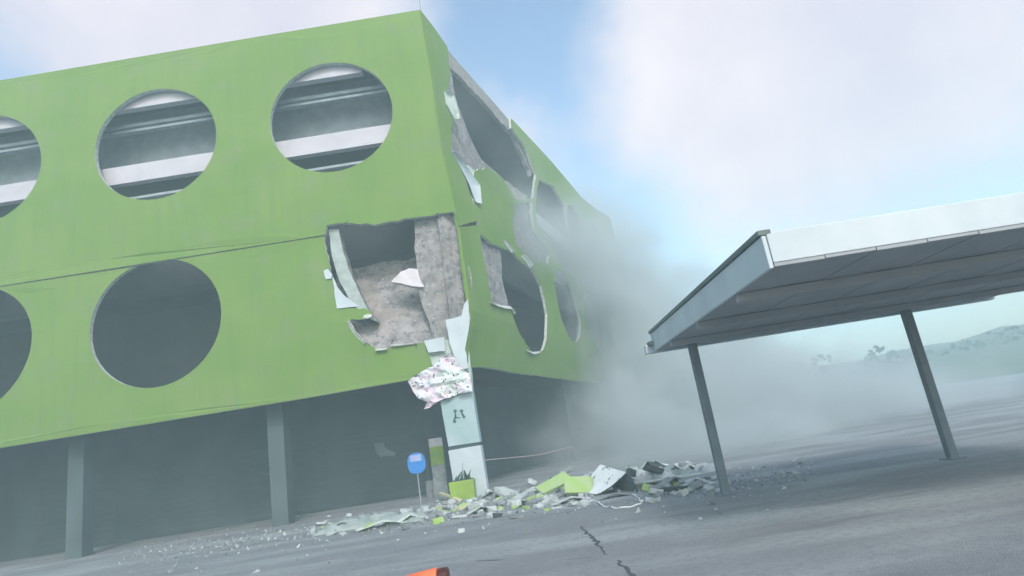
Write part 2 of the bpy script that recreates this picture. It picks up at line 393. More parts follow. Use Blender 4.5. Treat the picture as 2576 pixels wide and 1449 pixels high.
# side facade: concrete backing wall and the torn green sheets over it
ROOF = [(1085, 62), (1118, 100), (1171, 163), (1231, 233), (1293, 305), (1342, 358), (1384, 403), (1433, 460), (1462, 497), (1500, 528), (1532, 545)]
roof_uv = [(0.0, ZT)] + [R(*p) for p in ROOF]
u1l = R(1315, 757); u2l = R(1428, 768); u2u = R(1388, 520); u1u = R(1263, 393)
far = [R(1560, 640), R(1595, 745), R(1625, 860), R(1650, 960)]
UF = max(p[0] for p in far)
bot_uv = [(0.0, ZB), R(1210, 923), R(1300, 938), R(1475, 961)]
zfar = bot_uv[-1][1]
wallR = [(0.0, ZB + .25), (far[-1][0], zfar + .25)] + far[::-1][1:] + roof_uv[::-1] 
gash = jag([R(1132, 172, .2), R(1165, 200, .2), R(1230, 272, .2), R(1290, 340, .2), R(1332, 425, .2), R(1346, 492, .2), R(1322, 492, .2), R(1268, 452, .2), R(1212, 402, .2), R(1178, 335, .2), R(1150, 262, .2)], 0.09, 0.4, 12, True)
gap = 6.0
c1l = ell(u1l[0], u1l[1], RX * 1.0, RZ * 1.05); c2l = ell(u2l[0], u2l[1], R2, R2)
c2u = jag([R(1356, 452), R(1392, 470), R(1420, 520), R(1432, 585), R(1446, 650), R(1443, 692), R(1418, 678), R(1388, 622), R(1350, 565), R(1346, 508)], 0.07, .5, 19, True)
c3l = ell(u2l[0] + gap, u2l[1] - .1, R2, R2); c3u = ell(u2u[0] + gap, u2u[1] - .1, R2, R2)
c4l = ell(u2l[0] + 2 * gap, u2l[1] - .1, R2, R2); c4u = ell(u2u[0] + 2 * gap, u2u[1] - .1, R2, R2)
big = lambda h, k=1.22: [(sum(p[0] for p in h) / len(h) + (q[0] - sum(p[0] for p in h) / len(h)) * k, sum(p[1] for p in h) / len(h) + (q[1] - sum(p[1] for p in h) / len(h)) * k) for q in h]
c1l = jag([R(1256, 618, .2), R(1290, 622, .2), R(1322, 645, .2), R(1358, 668, .2), R(1392, 720, .2), R(1396, 800, .2), R(1392, 905, .2), R(1345, 915, .2), R(1318, 885, .2), R(1296, 832, .2), R(1280, 775, .2), R(1264, 705, .2)], 0.05, .35, 18, True)
c3l, c3u, c4l, c4u = (jag([p for k, p in enumerate(h) if k % 3 == 0], .22, .5, 70 + q, True) for q, h in enumerate((c3l, c3u, c4l, c4u)))
stripped = jag([R(1296, 514), R(1336, 508), R(1346, 580), R(1384, 642), R(1378, 664), R(1344, 656), R(1318, 636), R(1296, 618), R(1288, 566)], .07, .35, 75, True)
backs = [gash, c1l] + [big(h) for h in (c2l, c2u, c3l, c3u, c4l, c4u)]
backs = [h for h in backs if max(p[0] for p in h) < far[0][0] - 0.2]
panel('backing_wall', SR, wallR, backs, 0.20, 0.42, (CONC,), B, wob=0.04, seed=4)
tearA = jag([R(1122, 118), R(1131, 187), R(1124, 235), R(1143, 290), R(1134, 322), R(1133, 385), R(1168, 452), R(1184, 505), R(1199, 556)], 0.04, 0.22, 13)
# cladding strip along the corner
vv0 = vj
strip_c = [(0.0, v) for v in [vv0 + (ZT - vv0) * i / 14 for i in range(15)]] + [R(1085, 64)] + tearA
panel('facade_panel', SR, strip_c, (), -0.05, 0.10, (GREEN, EDGE), B, grid=0.35, wob=0.05, seed=5)
# the main side sheet: lower band, middle patch, upper far band along the roof
edgeA = jag([R(1203, 566), R(1190, 505), R(1193, 428), R(1228, 424), R(1262, 446), R(1298, 502), R(1340, 498), R(1348, 440), R(1322, 372), R(1285, 322), R(1284, 297)], 0.06, 0.25, 14)
edgeB = jag([R(1262, 622), R(1238, 612), R(1204, 574)], 0.04, 0.25, 15)
# closed outline: start at the corner under the lower hole, run along the bottom to the far end, up, back along the roof, down the tear
main_o = [(0.0, ZB)] + jag(bot_uv, 0.02, 0.5, 16)[1:] + [(far[-1][0], zfar)] + far[::-1][1:] + [r for r in roof_uv[::-1] if r[0] > R(1293, 305)[0] - 0.05] + edgeA[::-1] + [(0.0, vj - .04)] + [(0.0, vj - .04 + (ZB - vj) * i / 10) for i in range(1, 10)]
tearB = jag([R(1206, 590), R(1240, 614), R(1262, 622), R(1290, 634), R(1314, 664), R(1340, 676), R(1362, 720), R(1376, 790), R(1375, 850), R(1366, 880), R(1345, 888), R(1322, 866), R(1304, 835), R(1290, 800), R(1284, 778), R(1262, 774), R(1236, 760), R(1226, 720), R(1214, 650)], 0.04, 0.3, 17, True)
main_h = [tearB, stripped, c2l, c2u, c3l, c3u, c4l, c4u]
main_h = [h for h in main_h if max(p[0] for p in h) < far[0][0] - 0.2]
panel('facade_panel', SR, main_o, main_h, -0.02, 0.12, (GREEN, EDGE), B, wob=0.07, seed=6)
# curled flaps and pale torn lips along the tears
def flap(S, pts, o0, o1, m, seed, curl=0.25, name='torn_flap', th=0.02):
    """a narrow strip of sheet that bends out of the wall"""
    n = len(pts); bm = bmesh.new(); rows = []
    for i, (a, b) in enumerate(pts):
        row = []
        for j in range(5):
            t = j / 4; u = a[0] + (b[0] - a[0]) * t; v = a[1] + (b[1] - a[1]) * t
            row.append(bm.verts.new(S(u, v, o0 - curl * t * t + 0.03 * mnoise.noise(Vector((i * .8, t * 2, seed))))))
        rows.append(row)
    for A, Bq in zip(rows, rows[1:]):
        for j in range(4): bm.faces.new((A[j], A[j + 1], Bq[j + 1], Bq[j]))
    o = obj(name, bm, m, B); s = o.modifiers.new('solid', 'SOLIDIFY'); s.thickness = th
    return o
flap(SR, [(R(1113, 232), R(1116, 232)), (R(1116, 245), R(1127, 245)), (R(1118, 262), R(1134, 268)), (R(1130, 285), R(1141, 292)), (R(1138, 300), R(1142, 304))], -0.06, 0, PLASTER, 1, 0.22)
flap(SR, [(R(1130, 383), R(1133, 384)), (R(1145, 404), R(1155, 412)), (R(1160, 432), R(1178, 445)), (R(1176, 465), R(1196, 470)), (R(1188, 495), R(1199, 505)), (R(1192, 508), R(1200, 516))], -0.06, 0, WHITE, 2, 0.16)
flap(SR, [(R(1164, 418), R(1164, 430)), (R(1180, 415), R(1176, 448)), (R(1194, 428), R(1190, 490)), (R(1200, 470), R(1200, 520))], 0.05, 0, PLASTER, 3, 0.1)
flap(SR, [(R(1228, 756), R(1230, 764)), (R(1245, 763), R(1246, 772)), (R(1262, 768), R(1264, 777)), (R(1284, 770), R(1286, 780)), (R(1288, 786), R(1291, 792))], -0.02, 0, EDGE, 4, 0.12)
flap(SR, [(R(1264, 606), R(1268, 606)), (R(1274, 622), R(1280, 622)), (R(1284, 636), R(1290, 634))], -0.02, 0, EDGE, 6, 0.12)
flap(SR, [(R(1308, 645), R(1314, 640)), (R(1322, 660), R(1328, 656)), (R(1330, 675), R(1336, 668))], -0.02, 0, EDGE, 7, 0.14)
flap(SR, [(R(1322, 881), R(1322, 885)), (R(1338, 886), R(1338, 893)), (R(1354, 884), R(1354, 889))], -0.03, 0, EDGE, 8, 0.08)
# pale torn lips round the street-side hole
flap(SL, [(L(874, 812), L(880, 806)), (L(882, 826), L(890, 820)), (L(892, 842), L(898, 836)), (L(906, 856), L(912, 850)), (L(918, 866), L(922, 862))], -0.02, 0, EDGE, 9, 0.10)
flap(SL, [(L(946, 879), L(946, 884)), (L(962, 878), L(962, 883)), (L(975, 877), L(975, 881))], -0.03, 0, EDGE, 10, 0.12)
flap(SL, [(L(985, 866), L(985, 872)), (L(1005, 866), L(1005, 871)), (L(1030, 864), L(1030, 868)), (L(1052, 859), L(1052, 863))], -0.02, 0, EDGE, 11, 0.10)
flap(SL, [(L(915, 795), L(916, 803)), (L(926, 790), L(928, 804)), (L(936, 792), L(937, 800))], -0.02, 0, EDGE, 12, 0.15)
panel('exposed_plaster', SL, jag([L(838, 696), L(850, 724), L(868, 745), L(902, 771), L(872, 774), L(848, 777), L(842, 740)], 0.02, 0.2, 21, True), (), -0.035, -0.003, (WHITE,), B, grid=0.3)
panel('exposed_plaster', SL, jag([L(815, 682), L(826, 677), L(836, 690), L(834, 702), L(820, 703)], 0.02, 0.12, 22, True), (), -0.05, -0.003, (WHITE,), B, grid=0.3)

# inside the street-side hole: curved rim of the old round opening, rough wall, fallen floor slab
rim_o = [L(822, 572), L(830, 640), L(846, 695), L(872, 748), L(905, 785), L(930, 800), L(944, 806)]
rim_i = [L(938, 796), L(920, 772), L(895, 722), L(872, 672), L(856, 620), L(848, 572)]
panel('opening_rim', SL, jag(rim_o + rim_i, .02, .2, 61, True), (), 0.22, 0.75, (RIMM, CONC), B, grid=0.5)
panel('rough_wall', SL, jag([L(1034, 535), L(1155, 520), L(1185, 700), L(1185, 880), L(1100, 890), L(1046, 720)], 0.05, 0.3, 23, True), (), 0.34, 0.6, (CONC,), B, grid=0.3, wob=0.10, seed=7)
bm = bmesh.new(); N = 22; rows = []
a0, a1, b0, b1 = L(850, 690), L(1130, 640), L(850, 890), L(1140, 900)
for i in range(N + 1):
    row = []
    for j in range(N + 1):
        s, t = i / N, j / N
        top = (a0[0] + (a1[0] - a0[0]) * s, a0[1] + (a1[1] - a0[1]) * s); bt = (b0[0] + (b1[0] - b0[0]) * s, b0[1] + (b1[1] - b0[1]) * s)
        k = t; off = 0.25 + 2.2 * (1 - k)
        x = top[0] + (bt[0] - top[0]) * k; z = top[1] + (bt[1] - top[1]) * k
        sc_ = (Y0 + off) / Y0     # keeps the slab behind the opening as it recedes
        q = Vector((x * sc_, Y0 + off, EYE + (z - EYE) * sc_))
        q.z += 0.10 * mnoise.noise(q * 1.3) + 0.05 * mnoise.noise(q * 4.1)
        row.append(bm.verts.new(q))
    rows.append(row)
for i in range(N):
    for j in range(N): bm.faces.new((rows[i][j], rows[i + 1][j], rows[i + 1][j + 1], rows[i][j + 1]))
o = obj('fallen_slab', bm, CONC, B); s = o.modifiers.new('solid', 'SOLIDIFY'); s.thickness = 0.2; s.offset = -1
frag = panel('slab_fragment', SL, [(p[0] * 1.01, EYE + (p[1] - EYE) * 1.01) for p in jag([L(984, 709), L(1008, 684), L(1030, 675), L(1049, 677), L(1058, 705), L(1067, 722), L(1040, 720), L(1010, 713)], 0.012, 0.15, 24, True)], (), 0.20, 0.6, (BLOCKW,), None, grid=0.5)
tag(frag, 'white wedge-shaped chunk of slab lying inside the torn facade opening', 'slab chunk')

# floors, roof and dark inside
def quadbox(name, pts, z0, z1, m, parent=B, mi=None):
    bm = bmesh.new(); n = len(pts)
    lo = [bm.verts.new((p[0], p[1], z0)) for p in pts]; hi = [bm.verts.new((p[0], p[1], z1)) for p in pts]
    bm.faces.new(lo[::-1]); bm.faces.new(hi)
    for i in range(n): bm.faces.new((lo[i], lo[(i + 1) % n], hi[(i + 1) % n], hi[i]))
    return obj(name, bm, m, parent)
def foot(inL, inR, uf, zref):
    """plan outline of the building pulled in behind both facades"""
    c = Vector((xc(zref), Y0, 0)) - NR * inR
    t = (Y0 + inL - c.y) / DR.y; a = c + DR * t
    e = Vector((xc(zref), Y0, 0)) - NR * inR + DR * uf
    return [(XL, Y0 + inL), (a.x, a.y), (e.x, e.y), (XL, e.y)]
ULEN = far[-1][0] - 0.3
zroof = min(p[1] for p in roof_uv) - 0.5
# the roof slab follows the two roof lines
bm = bmesh.new(); rows = []
for u, v in roof_uv + far[:2]:
    q = SR(u, v - 0.12, 0.44); q.y = max(q.y, Y0 + 0.2)
    w_ = Vector((XL, q.y, topz(XL) - 0.45)); rows.append([bm.verts.new(p + Vector((0, 0, dz))) for p in (q, w_) for dz in (0, -0.3)])
for A_, B_ in zip(rows, rows[1:]):
    bm.faces.new((A_[0], B_[0], B_[2], A_[2])); bm.faces.new((A_[1], A_[3], B_[3], B_[1])); bm.faces.new((A_[0], A_[1], B_[1], B_[0])); bm.faces.new((A_[2], B_[2], B_[3], A_[3]))
bm.faces.new(rows[0]); bm.faces.new(rows[-1])
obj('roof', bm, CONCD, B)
# rear walls close the floors off behind the inner core
pf = SR(ULEN - 1.2, 8, 0.6)
def sloped_wall(a, b, za, zb, t):
    bm = bmesh.new(); v = [bm.verts.new(Vector((p[0], p[1], z)) + t * k) for k in (0, 1) for p, z in ((a, 0), (b, 0), (b, zb), (a, za))]
    for f in ((0, 1, 2, 3), (7, 6, 5, 4), (0, 4, 5, 1), (1, 5, 6, 2), (2, 6, 7, 3), (3, 7, 4, 0)): bm.faces.new([v[q] for q in f])
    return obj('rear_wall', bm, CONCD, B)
zl = topz(XL) - .25
sloped_wall((XL, pf.y), (pf.x, pf.y), zl, far[0][1] - .25, Vector((0, .3, 0)))
sloped_wall((XL, Y0 + .4), (XL, pf.y), zl, zl, Vector((.3, 0, 0)))
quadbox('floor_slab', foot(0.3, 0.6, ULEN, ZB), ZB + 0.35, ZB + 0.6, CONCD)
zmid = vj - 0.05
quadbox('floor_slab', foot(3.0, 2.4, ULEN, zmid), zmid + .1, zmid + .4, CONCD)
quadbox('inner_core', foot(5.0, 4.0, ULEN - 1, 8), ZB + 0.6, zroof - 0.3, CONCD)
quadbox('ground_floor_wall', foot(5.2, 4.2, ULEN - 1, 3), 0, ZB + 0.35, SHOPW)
# white parapet beams and grey louvres behind the round openings
def beam_left(px_pts, off, depth, m, name):
    pts = [hit_y(px, py, Y0 + off) for px, py in px_pts]       # a tl tr br bl, extended left
    bm = bmesh.new(); z0, z1 = pts[2].z, pts[1].z
    add_box(bm, (XL, Y0 + off, z0), (pts[1].x, Y0 + off + depth, z1)); return obj(name, bm, m, B)
beam_left([(770, 347), (1000, 309), (990, 354), (770, 391)], 0.55, 0.3, BEAM, 'parapet')
beam_left([(770, 160), (905, 128), (905, 182), (770, 205)], 0.24, 0.3, BEAM, 'parapet')
for k, (ya, yb) in enumerate(((214, 222), (228, 234), (398, 404), (415, 421))):
    beam_left([(770, ya + 30), (1000, ya - 8), (1000, yb - 8), (770, yb + 30)], 0.9, 0.25, GREYB, 'louvre')
bm = bmesh.new(); zz = hit_y(900, 260, Y0 + 2.2).z
add_box(bm, (XL, Y0 + 2.0, zz - 1.6), (cu + 3.5, Y0 + 2.3, zz + 1.0)); obj('louvre_screen', bm, GREYB, B)
def beam_right(p0, p1, h, off, m, name):
    a = R(*p0, off); b = R(*p1, off); bm = bmesh.new(); v = a[1]
    vs = []
    for u in (a[0], b[0]):
        for o_ in (off, off + 0.25):
            for dz in (0, -h): vs.append(bm.verts.new(SR(u, v + dz, o_)))
    for f in ((0, 1, 3, 2), (4, 6, 7, 5), (0, 4, 5, 1), (2, 3, 7, 6), (0, 2, 6, 4), (1, 5, 7, 3)): bm.faces.new([vs[i] for i in f])
    return obj(name, bm, m, B)
beam_right((1338, 526), (1440, 606), 0.85, 0.46, BEAM, 'parapet')
beam_right((1380, 668), (1455, 726), 0.85, 0.46, BEAM, 'parapet')

# corner pillar, its two panels, emblem and torn top
def PL(px, py, off=0.0):
    p = hit_y(px, py, Y0 - 0.05 + off); return p
pil = bpy.data.objects.new('corner_pillar', None); C.objects.link(pil); pil.parent = B
def prism(name, px, y0, y1, m, parent):
    bm = bmesh.new(); f = [bm.verts.new(hit_y(*p, y0)) for p in px]
    k = [bm.verts.new(Vector((v.co.x, y1, v.co.z))) for v in f]; n = len(px)
    bm.faces.new(f); bm.faces.new(k[::-1])
    for i in range(n): bm.faces.new((f[i], k[i], k[(i + 1) % n], f[(i + 1) % n]))
    return bevel(obj(name, bm, m, parent), 0.015)
YP = Y0 - 0.10
prism('pillar_panel', [(1106, 1003), (1188, 984), (1198, 1050), (1208, 1112), (1128, 1124), (1116, 1060)], YP, YP + 0.8, TEALP, pil)
prism('pillar_panel', [(1127, 1134), (1209, 1120), (1219, 1185), (1229, 1247), (1146, 1256), (1138, 1200)], YP - 0.02, YP + 0.8, WHITE, pil)
prism('joint', [(1128, 1118), (1204, 1106), (1207, 1124), (1131, 1138)], YP + 0.05, YP + 0.7, JOINT, pil)
prism('pillar_core', [(1070, 860), (1178, 850), (1188, 990), (1106, 1008)], YP + 0.18, YP + 0.8, PLASTER, pil)
# emblem: two top dots, two spreading legs with a bar, one low dot
bm = bmesh.new(); ye = YP - 0.006
def blob(px, py, r, sx=1.0):
    c = hit_y(px, py, ye); vs = [bm.verts.new((c.x + math.cos(k * math.pi / 6) * r * sx, ye, c.z + math.sin(k * math.pi / 6) * r)) for k in range(12)]
    bm.faces.new(vs)
def stroke(p0, p1, w0, w1):
    a, b = hit_y(*p0, ye - 0.002), hit_y(*p1, ye - 0.002); t = (b - a).normalized(); n = Vector((-t.z, 0, t.x))
    bm.faces.new([bm.verts.new(q) for q in (a + n * w0, b + n * w1, b - n * w1, a - n * w0)])
blob(1145, 1034, 0.055, 1.2); blob(1161, 1034, 0.055, 1.2); blob(1143.5, 1060.5, 0.055, 1.1)
stroke((1145, 1035), (1146, 1050), 0.022, 0.035); stroke((1160, 1036), (1168.5, 1051.5), 0.028, 0.05); stroke((1144, 1051), (1158, 1051), 0.022, 0.02)
stroke((1146, 1048), (1142, 1058), 0.03, 0.03)
r = bmesh.ops.extrude_face_region(bm, geom=bm.faces[:]); bmesh.ops.translate(bm, verts=[v for v in r['geom'] if isinstance(v, bmesh.types.BMVert)], vec=(0, 0.004, 0))
obj('emblem', bm, EMB, pil)
# broken white cladding above the pillar
panel('broken_cladding', SL, jag([L(1122, 806), L(1150, 800), L(1162, 796), L(1168, 768), L(1178, 756), L(1183, 800), L(1180, 832), L(1171, 880), L(1180, 926), L(1160, 934), L(1146, 905), L(1138, 880), L(1130, 850)], 0.02, 0.18, 31, True), (), -0.16, -0.06, (WHITE, EDGE), B, grid=0.25, wob=0.05, seed=9)
panel('broken_cladding', SL, jag([L(1068, 858), L(1118, 849), L(1121, 884), L(1079, 888)], 0.015, 0.2, 32, True), (), -0.12, -0.04, (WHITE, EDGE), B, grid=0.3)
# crumpled printed panel hanging over the pillar top
tp = jag([L(1029, 962), L(1048, 948), L(1064, 938), L(1096, 920), L(1114, 902), L(1132, 894), L(1150, 908), L(1166, 930), L(1180, 940), L(1187, 962), L(1190, 986), L(1150, 994), L(1128, 1003), L(1106, 1010), L(1084, 1026), L(1068, 1030), L(1078, 1012), L(1056, 1004), L(1042, 985)], 0.025, 0.12, 33, True)
def crumple(u, v):
    q = Vector((u * 1.7, v * 1.7, 3.3)); return -0.25 * abs(mnoise.noise(q)) - 0.14 * mnoise.noise(q * 2.7) - 0.06 * mnoise.noise(q * 6)
panel('torn_print_panel', SL, tp, (), -0.22, -0.19, (TORN, EDGE), B, grid=0.11, bulge=crumple)

# thin rod on the roof corner
bm = bmesh.new(); a = hit_y(1058, 30, Y0 + 0.2); b = hit_y(1047, -60, Y0 + 0.2)
add_tube(bm, [a - Vector((0, 0, 0.6)), a, (a + b) / 2 + Vector((.03, 0, 0)), b], 0.012, 6)
tag(obj('roof_rod', bm, CABLE), 'thin rod sticking up from the roof corner of the green building', 'rod')

# ------------------------------------------------------------------ canopy at the right
YC = 13.0
pc = hit_y(1645, 884, YC); X0 = pc.x; ZC = pc.z
pt = hit_y(1636, 835, YC); ZCT = pt.z
K = thing('canopy', 'grey flat-roofed canopy on posts at the right, its corner pointing at the green building', 'canopy', (X0, YC, 0))
def kb(name, lo, hi, m, bv=0.01):
    bm = bmesh.new(); add_box(bm, [lo[0] - X0, lo[1] - YC, lo[2]], [hi[0] - X0, hi[1] - YC, hi[2]])
    return bevel(obj(name, bm, m, K), bv)
XN, YN = X0 + 7.5, 6.4
kb('roof', (X0 + 0.06, YN, ZC + 0.06), (XN, YC - 0.06, ZCT - 0.02), GREYM)
kb('fascia', (X0, YN, ZC), (X0 + 0.05, YC - .12, ZCT - 0.05), GREYM)
kb('fascia', (X0, YC - 0.055, ZC + .10), (XN, YC, ZCT - 0.04), GREYM)
kb('edge_trim', (X0 - 0.03, YN, ZCT - 0.045), (X0 + 0.12, YC + 0.02, ZCT + 0.02), TRIM)
kb('gutter', (X0 - 0.16, YC + 0.005, ZC - 0.03), (XN, YC + 0.17, ZC + 0.16), GREYM)
kb('gutter_bracket', (X0 - 0.10, YC - 0.2, ZC + 0.13), (X0 - 0.01, YC + 0.10, ZC + 0.21), TRIM)
n = 13; w = (XN - X0 - 0.1) / n
for i in range(n):
    kb('soffit_board', (X0 + 0.06 + i * w, YN, ZC + 0.015 + 0.006 * (i % 2)), (X0 + 0.05 + (i + 1) * w, YC - 0.06, ZC + 0.055), SOFF, 0.004)
pp = hit_y(1741, 868, YC - 0.25); pb = hit_y(1800, 1195, YC - 0.25)
for dx, yy in ((0, YC - 0.25), (4.6, YC - 0.25), (0.2, YN + 0.5), (4.6, YN + 0.5)):
    if (dx, yy) == (0.2, YN + 0.5): continue
    bm = bmesh.new(); add_box(bm, (pp.x + dx - 0.085 - X0, yy - 0.085 - YC, 0), (pp.x + dx + 0.085 - X0, yy + 0.085 - YC, ZC + 0.02)); bevel(obj('post', bm, POSTM, K), 0.02)

for dx, yy in ((0, YC - 0.25), (4.6, YC - 0.25), (4.6, YN + 0.5)):
    kb('base_plate', (pp.x + dx - .17, yy - .17, 0), (pp.x + dx + .17, yy + .17, .02), POSTM, .004)
for t in (0.2, 0.5, 0.8):
    kb('joist', (X0 + .06, YN + (YC - YN) * t - .05, ZC - .10), (XN, YN + (YC - YN) * t + .05, ZC + .012), SOFF, .006)
# bent bars sticking out of the broken edges
rb = random.Random(3)
for k, (px, py) in enumerate(((930, 868), (1040, 860), (890, 830), (985, 866), (1100, 548), (1160, 700), (1168, 740), (870, 575))):
    a = hit_y(px, py, Y0 + .1); bm = bmesh.new(); q = Vector((rb.uniform(-.3, .3), -rb.uniform(.2, .5), rb.uniform(-.15, .35))); pts = [a + Vector((0, .15, 0)), a, a + q * .5 + Vector((0, 0, .05)), a + q + Vector((rb.uniform(-.1, .1), 0, -.12))]
    add_tube(bm, pts, .012, 5); obj('reinforcing_bar', bm, DARK, B)
# closed shutters along the back of the ground floor
for k, (xa, xb) in enumerate(((-22, -18.4), (-17.6, -14), (-12.8, -9.2), (-8.2, -5.0))):
    bm = bmesh.new(); yw = Y0 + 5.19; pv = None
    for j in range(27):
        z = .05 + 3.0 * j / 26; y = yw - .03 - (.02 if j % 2 else 0); cur = (bm.verts.new((xa, y, z)), bm.verts.new((xb, y, z)))
        if pv: bm.faces.new((pv[0], pv[1], cur[1], cur[0]))
        pv = cur
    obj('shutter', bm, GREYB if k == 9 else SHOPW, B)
# ------------------------------------------------------------------ things at the foot of the building
# planter
g = hit_z(1166, 1262); Yp = g.y
Pt = thing('planter', 'yellow-green planter box with dark spiky leaves in front of the white pillar', 'planter', (g.x, g.y, 0))
s = g.y / F_PX
def local(px, py, Y, base): q = hit_y(px, py, Y); return q - base
tl, tr = hit_y(1133, 1212, Yp), hit_y(1197, 1206, Yp)
wd = tr.x - tl.x; ht = (tl.z + tr.z) / 2
bm = bmesh.new(); b = add_box(bm, (-wd * .47, 0, 0), (wd * .47, wd * .6, ht))
for v in b:
    if v.co.z > ht * .5: v.co.x *= 1.07; v.co.y = (v.co.y - wd * .3) * 1.07 + wd * .3
bevel(obj('box', bm, PLANTG, Pt), 0.03, 3)
bm = bmesh.new(); add_box(bm, (-wd * .44, .04, ht - 0.02), (wd * .44, wd * .56, ht + 0.02)); obj('soil', bm, SOIL, Pt)
rnd = random.Random(5)
for i in range(16):
    a = rnd.uniform(0, 6.28); ln = rnd.uniform(0.18, 0.42) if i else 0.62
    x0 = rnd.uniform(-.3, .3) * wd; y0 = rnd.uniform(.1, .5) * wd; lean = rnd.uniform(.1, .9) if i else 0.15
    if i == 0: a = 0.3; x0 = 0.0
    bm = bmesh.new(); d = Vector((math.cos(a), math.sin(a), 0)); nrm = Vector((-d.y, d.x, 0)); prev = None
    for j in range(6):
        t = j / 5; c = Vector((x0, y0, ht)) + d * ln * lean * t + Vector((0, 0, ln * (t - 0.35 * lean * t * t)))
        ww = 0.045 * (1 - t) ** 0.7 + 0.003
        cur = (bm.verts.new(c + nrm * ww), bm.verts.new(c - nrm * ww + Vector((0, 0, 0.01))))
        if prev: bm.faces.new((prev[0], prev[1], cur[1], cur[0]))
        prev = cur
    lo_ = obj('leaf', bm, LEAF, Pt); sm = lo_.modifiers.new('solid', 'SOLIDIFY'); sm.thickness = 0.006
# blue sign
g = hit_z(1062, 1291); Sg = thing('street_sign', 'blue sign with paler top on a thin pole left of the planter', 'sign', (g.x, g.y, 0))
top = hit_y(1052, 1138, g.y) - g; bt = hit_y(1057, 1190, g.y) - g; wS = 44 * g.y / F_PX
bm = bmesh.new(); add_tube(bm, [(0, 0, 0), (-.01, 0, top.z * .5), (-.0, 0, top.z * 0.97)], 0.018, 8); obj('pole', bm, GALV, Sg)
bm = bmesh.new(); zc = (top.z + bt.z) / 2; hh = (top.z - bt.z) / 2; N = 24
shape = [(math.copysign(abs(math.cos(2 * math.pi * k / N)) ** 0.75, math.cos(2 * math.pi * k / N)) * wS / 2, math.copysign(abs(math.sin(2 * math.pi * k / N)) ** 0.8, math.sin(2 * math.pi * k / N)) * hh) for k in range(N)]
f = [bm.verts.new((x, -0.035, zc + z)) for x, z in shape]; k2 = [bm.verts.new((x, -0.02, zc + z)) for x, z in shape]
bm.faces.new(f); bm.faces.new(k2[::-1])
for i in range(N): bm.faces.new((f[i], k2[i], k2[(i + 1) % N], f[(i + 1) % N]))
obj('plate', bm, BLUE, Sg)
bm = bmesh.new(); add_box(bm, (-wS * .33, -0.042, zc + hh * .18), (wS * .30, -0.0345, zc + hh * .80)); obj('pale_band', bm, LAV, Sg)
# green board deep in the ground floor
p = hit_y(1099, 1146, Y0 + 2.4); q0, q1 = hit_y(1083, 1104, Y0 + 2.4), hit_y(1116, 1098, Y0 + 2.4)
Gb = thing('green_board', 'tall board, grey below, green and beige above, standing left of the pillar', 'board', (p.x, p.y, 0))
zt = q0.z; hw = (q1.x - q0.x) / 2
for nm, z0, z1, m_ in (('lower_panel', 0, zt - 1.0, RUB2), ('middle_panel', zt - 1.0, zt - .32, PLANTG), ('upper_panel', zt - .32, zt, PINKW)):
    bm = bmesh.new(); add_box(bm, (-hw, 0, z0), (hw, .12, z1)); bevel(obj(nm, bm, m_, Gb), .01)
# low grey block with a dark stone on it
g = hit_z(1096, 1250)
bm = bmesh.new(); add_box(bm, (-.42, 0, 0), (.36, .5, .62)); o = bevel(obj('concrete_block', bm, RUB2), .04); o.location = (g.x, g.y + .35, 0)
tag(o, 'low grey concrete block between the blue sign and the planter', 'block')
bm = bmesh.new(); bmesh.ops.create_icosphere(bm, subdivisions=2, radius=.17)
for v in bm.verts: v.co *= 1 + .25 * mnoise.noise(v.co * 6); v.co.z *= .65
o = obj('dark_stone', bm, DARK, smooth=True); o.location = (g.x + .05, g.y + .55, .72); tag(o, 'dark rounded stone resting on the low grey block', 'stone')
# sheet on the dark wall, strung tape
w0 = hit_y(945, 1118, Y0 + 5.0)
def flatpoly(name, px, Y, m, th=.03, wob=0.03):
    bm = bmesh.new(); f = [bm.verts.new(hit_y(*p, Y + random.uniform(-wob, wob))) for p in px]; k = [bm.verts.new(v.co + Vector((0, th, 0))) for v in f]; n = len(px)
    bm.faces.new(f); bm.faces.new(k[::-1])
    for i in range(n): bm.faces.new((f[i], k[i], k[(i + 1) % n], f[(i + 1) % n]))
    return obj(name, bm, m)
tag(flatpoly('torn_sheet', [(941, 1116), (962, 1113), (970, 1128), (996, 1140), (990, 1148), (966, 1146), (958, 1152), (946, 1140)], Y0 + 5.1, mat('dim_sheet', (0.20, 0.24, 0.24), rough=0.9), .05, .0), 'pale torn sheet on the dark ground-floor wall', 'sheet')
bm = bmesh.new(); pa, pb_ = hit_y(1226, 1157, Y0 + 1.5), hit_y(1440, 1124, Y0 + 9); pts = []
for i in range(15):
    t = i / 14; q = pa.lerp(pb_, t); q.z -= 0.10 * math.sin(math.pi * t) - .01 * math.sin(9 * t); pts.append(q)
for a, b in zip(pts, pts[1:]): pass
add_tube(bm, [Vector((pa.x - 1.1, Y0 + .6, pa.z - .02))] + pts, 0.018, 6)
tag(obj('tape', bm, TAPE), 'thin pale tape strung from the white pillar into the dust', 'tape')
# bare columns in the ground floor, standing where the tape ends and further back
for i, u in enumerate((14.5, 21.0)):
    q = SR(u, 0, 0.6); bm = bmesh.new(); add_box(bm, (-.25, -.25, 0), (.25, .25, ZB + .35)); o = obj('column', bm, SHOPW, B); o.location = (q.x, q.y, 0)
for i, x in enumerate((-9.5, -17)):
    bm = bmesh.new(); add_box(bm, (-.3, -.3, 0), (.3, .3, ZB + .35)); o = obj('column', bm, SHOPW, B); o.location = (x, Y0 + 1.2, 0)

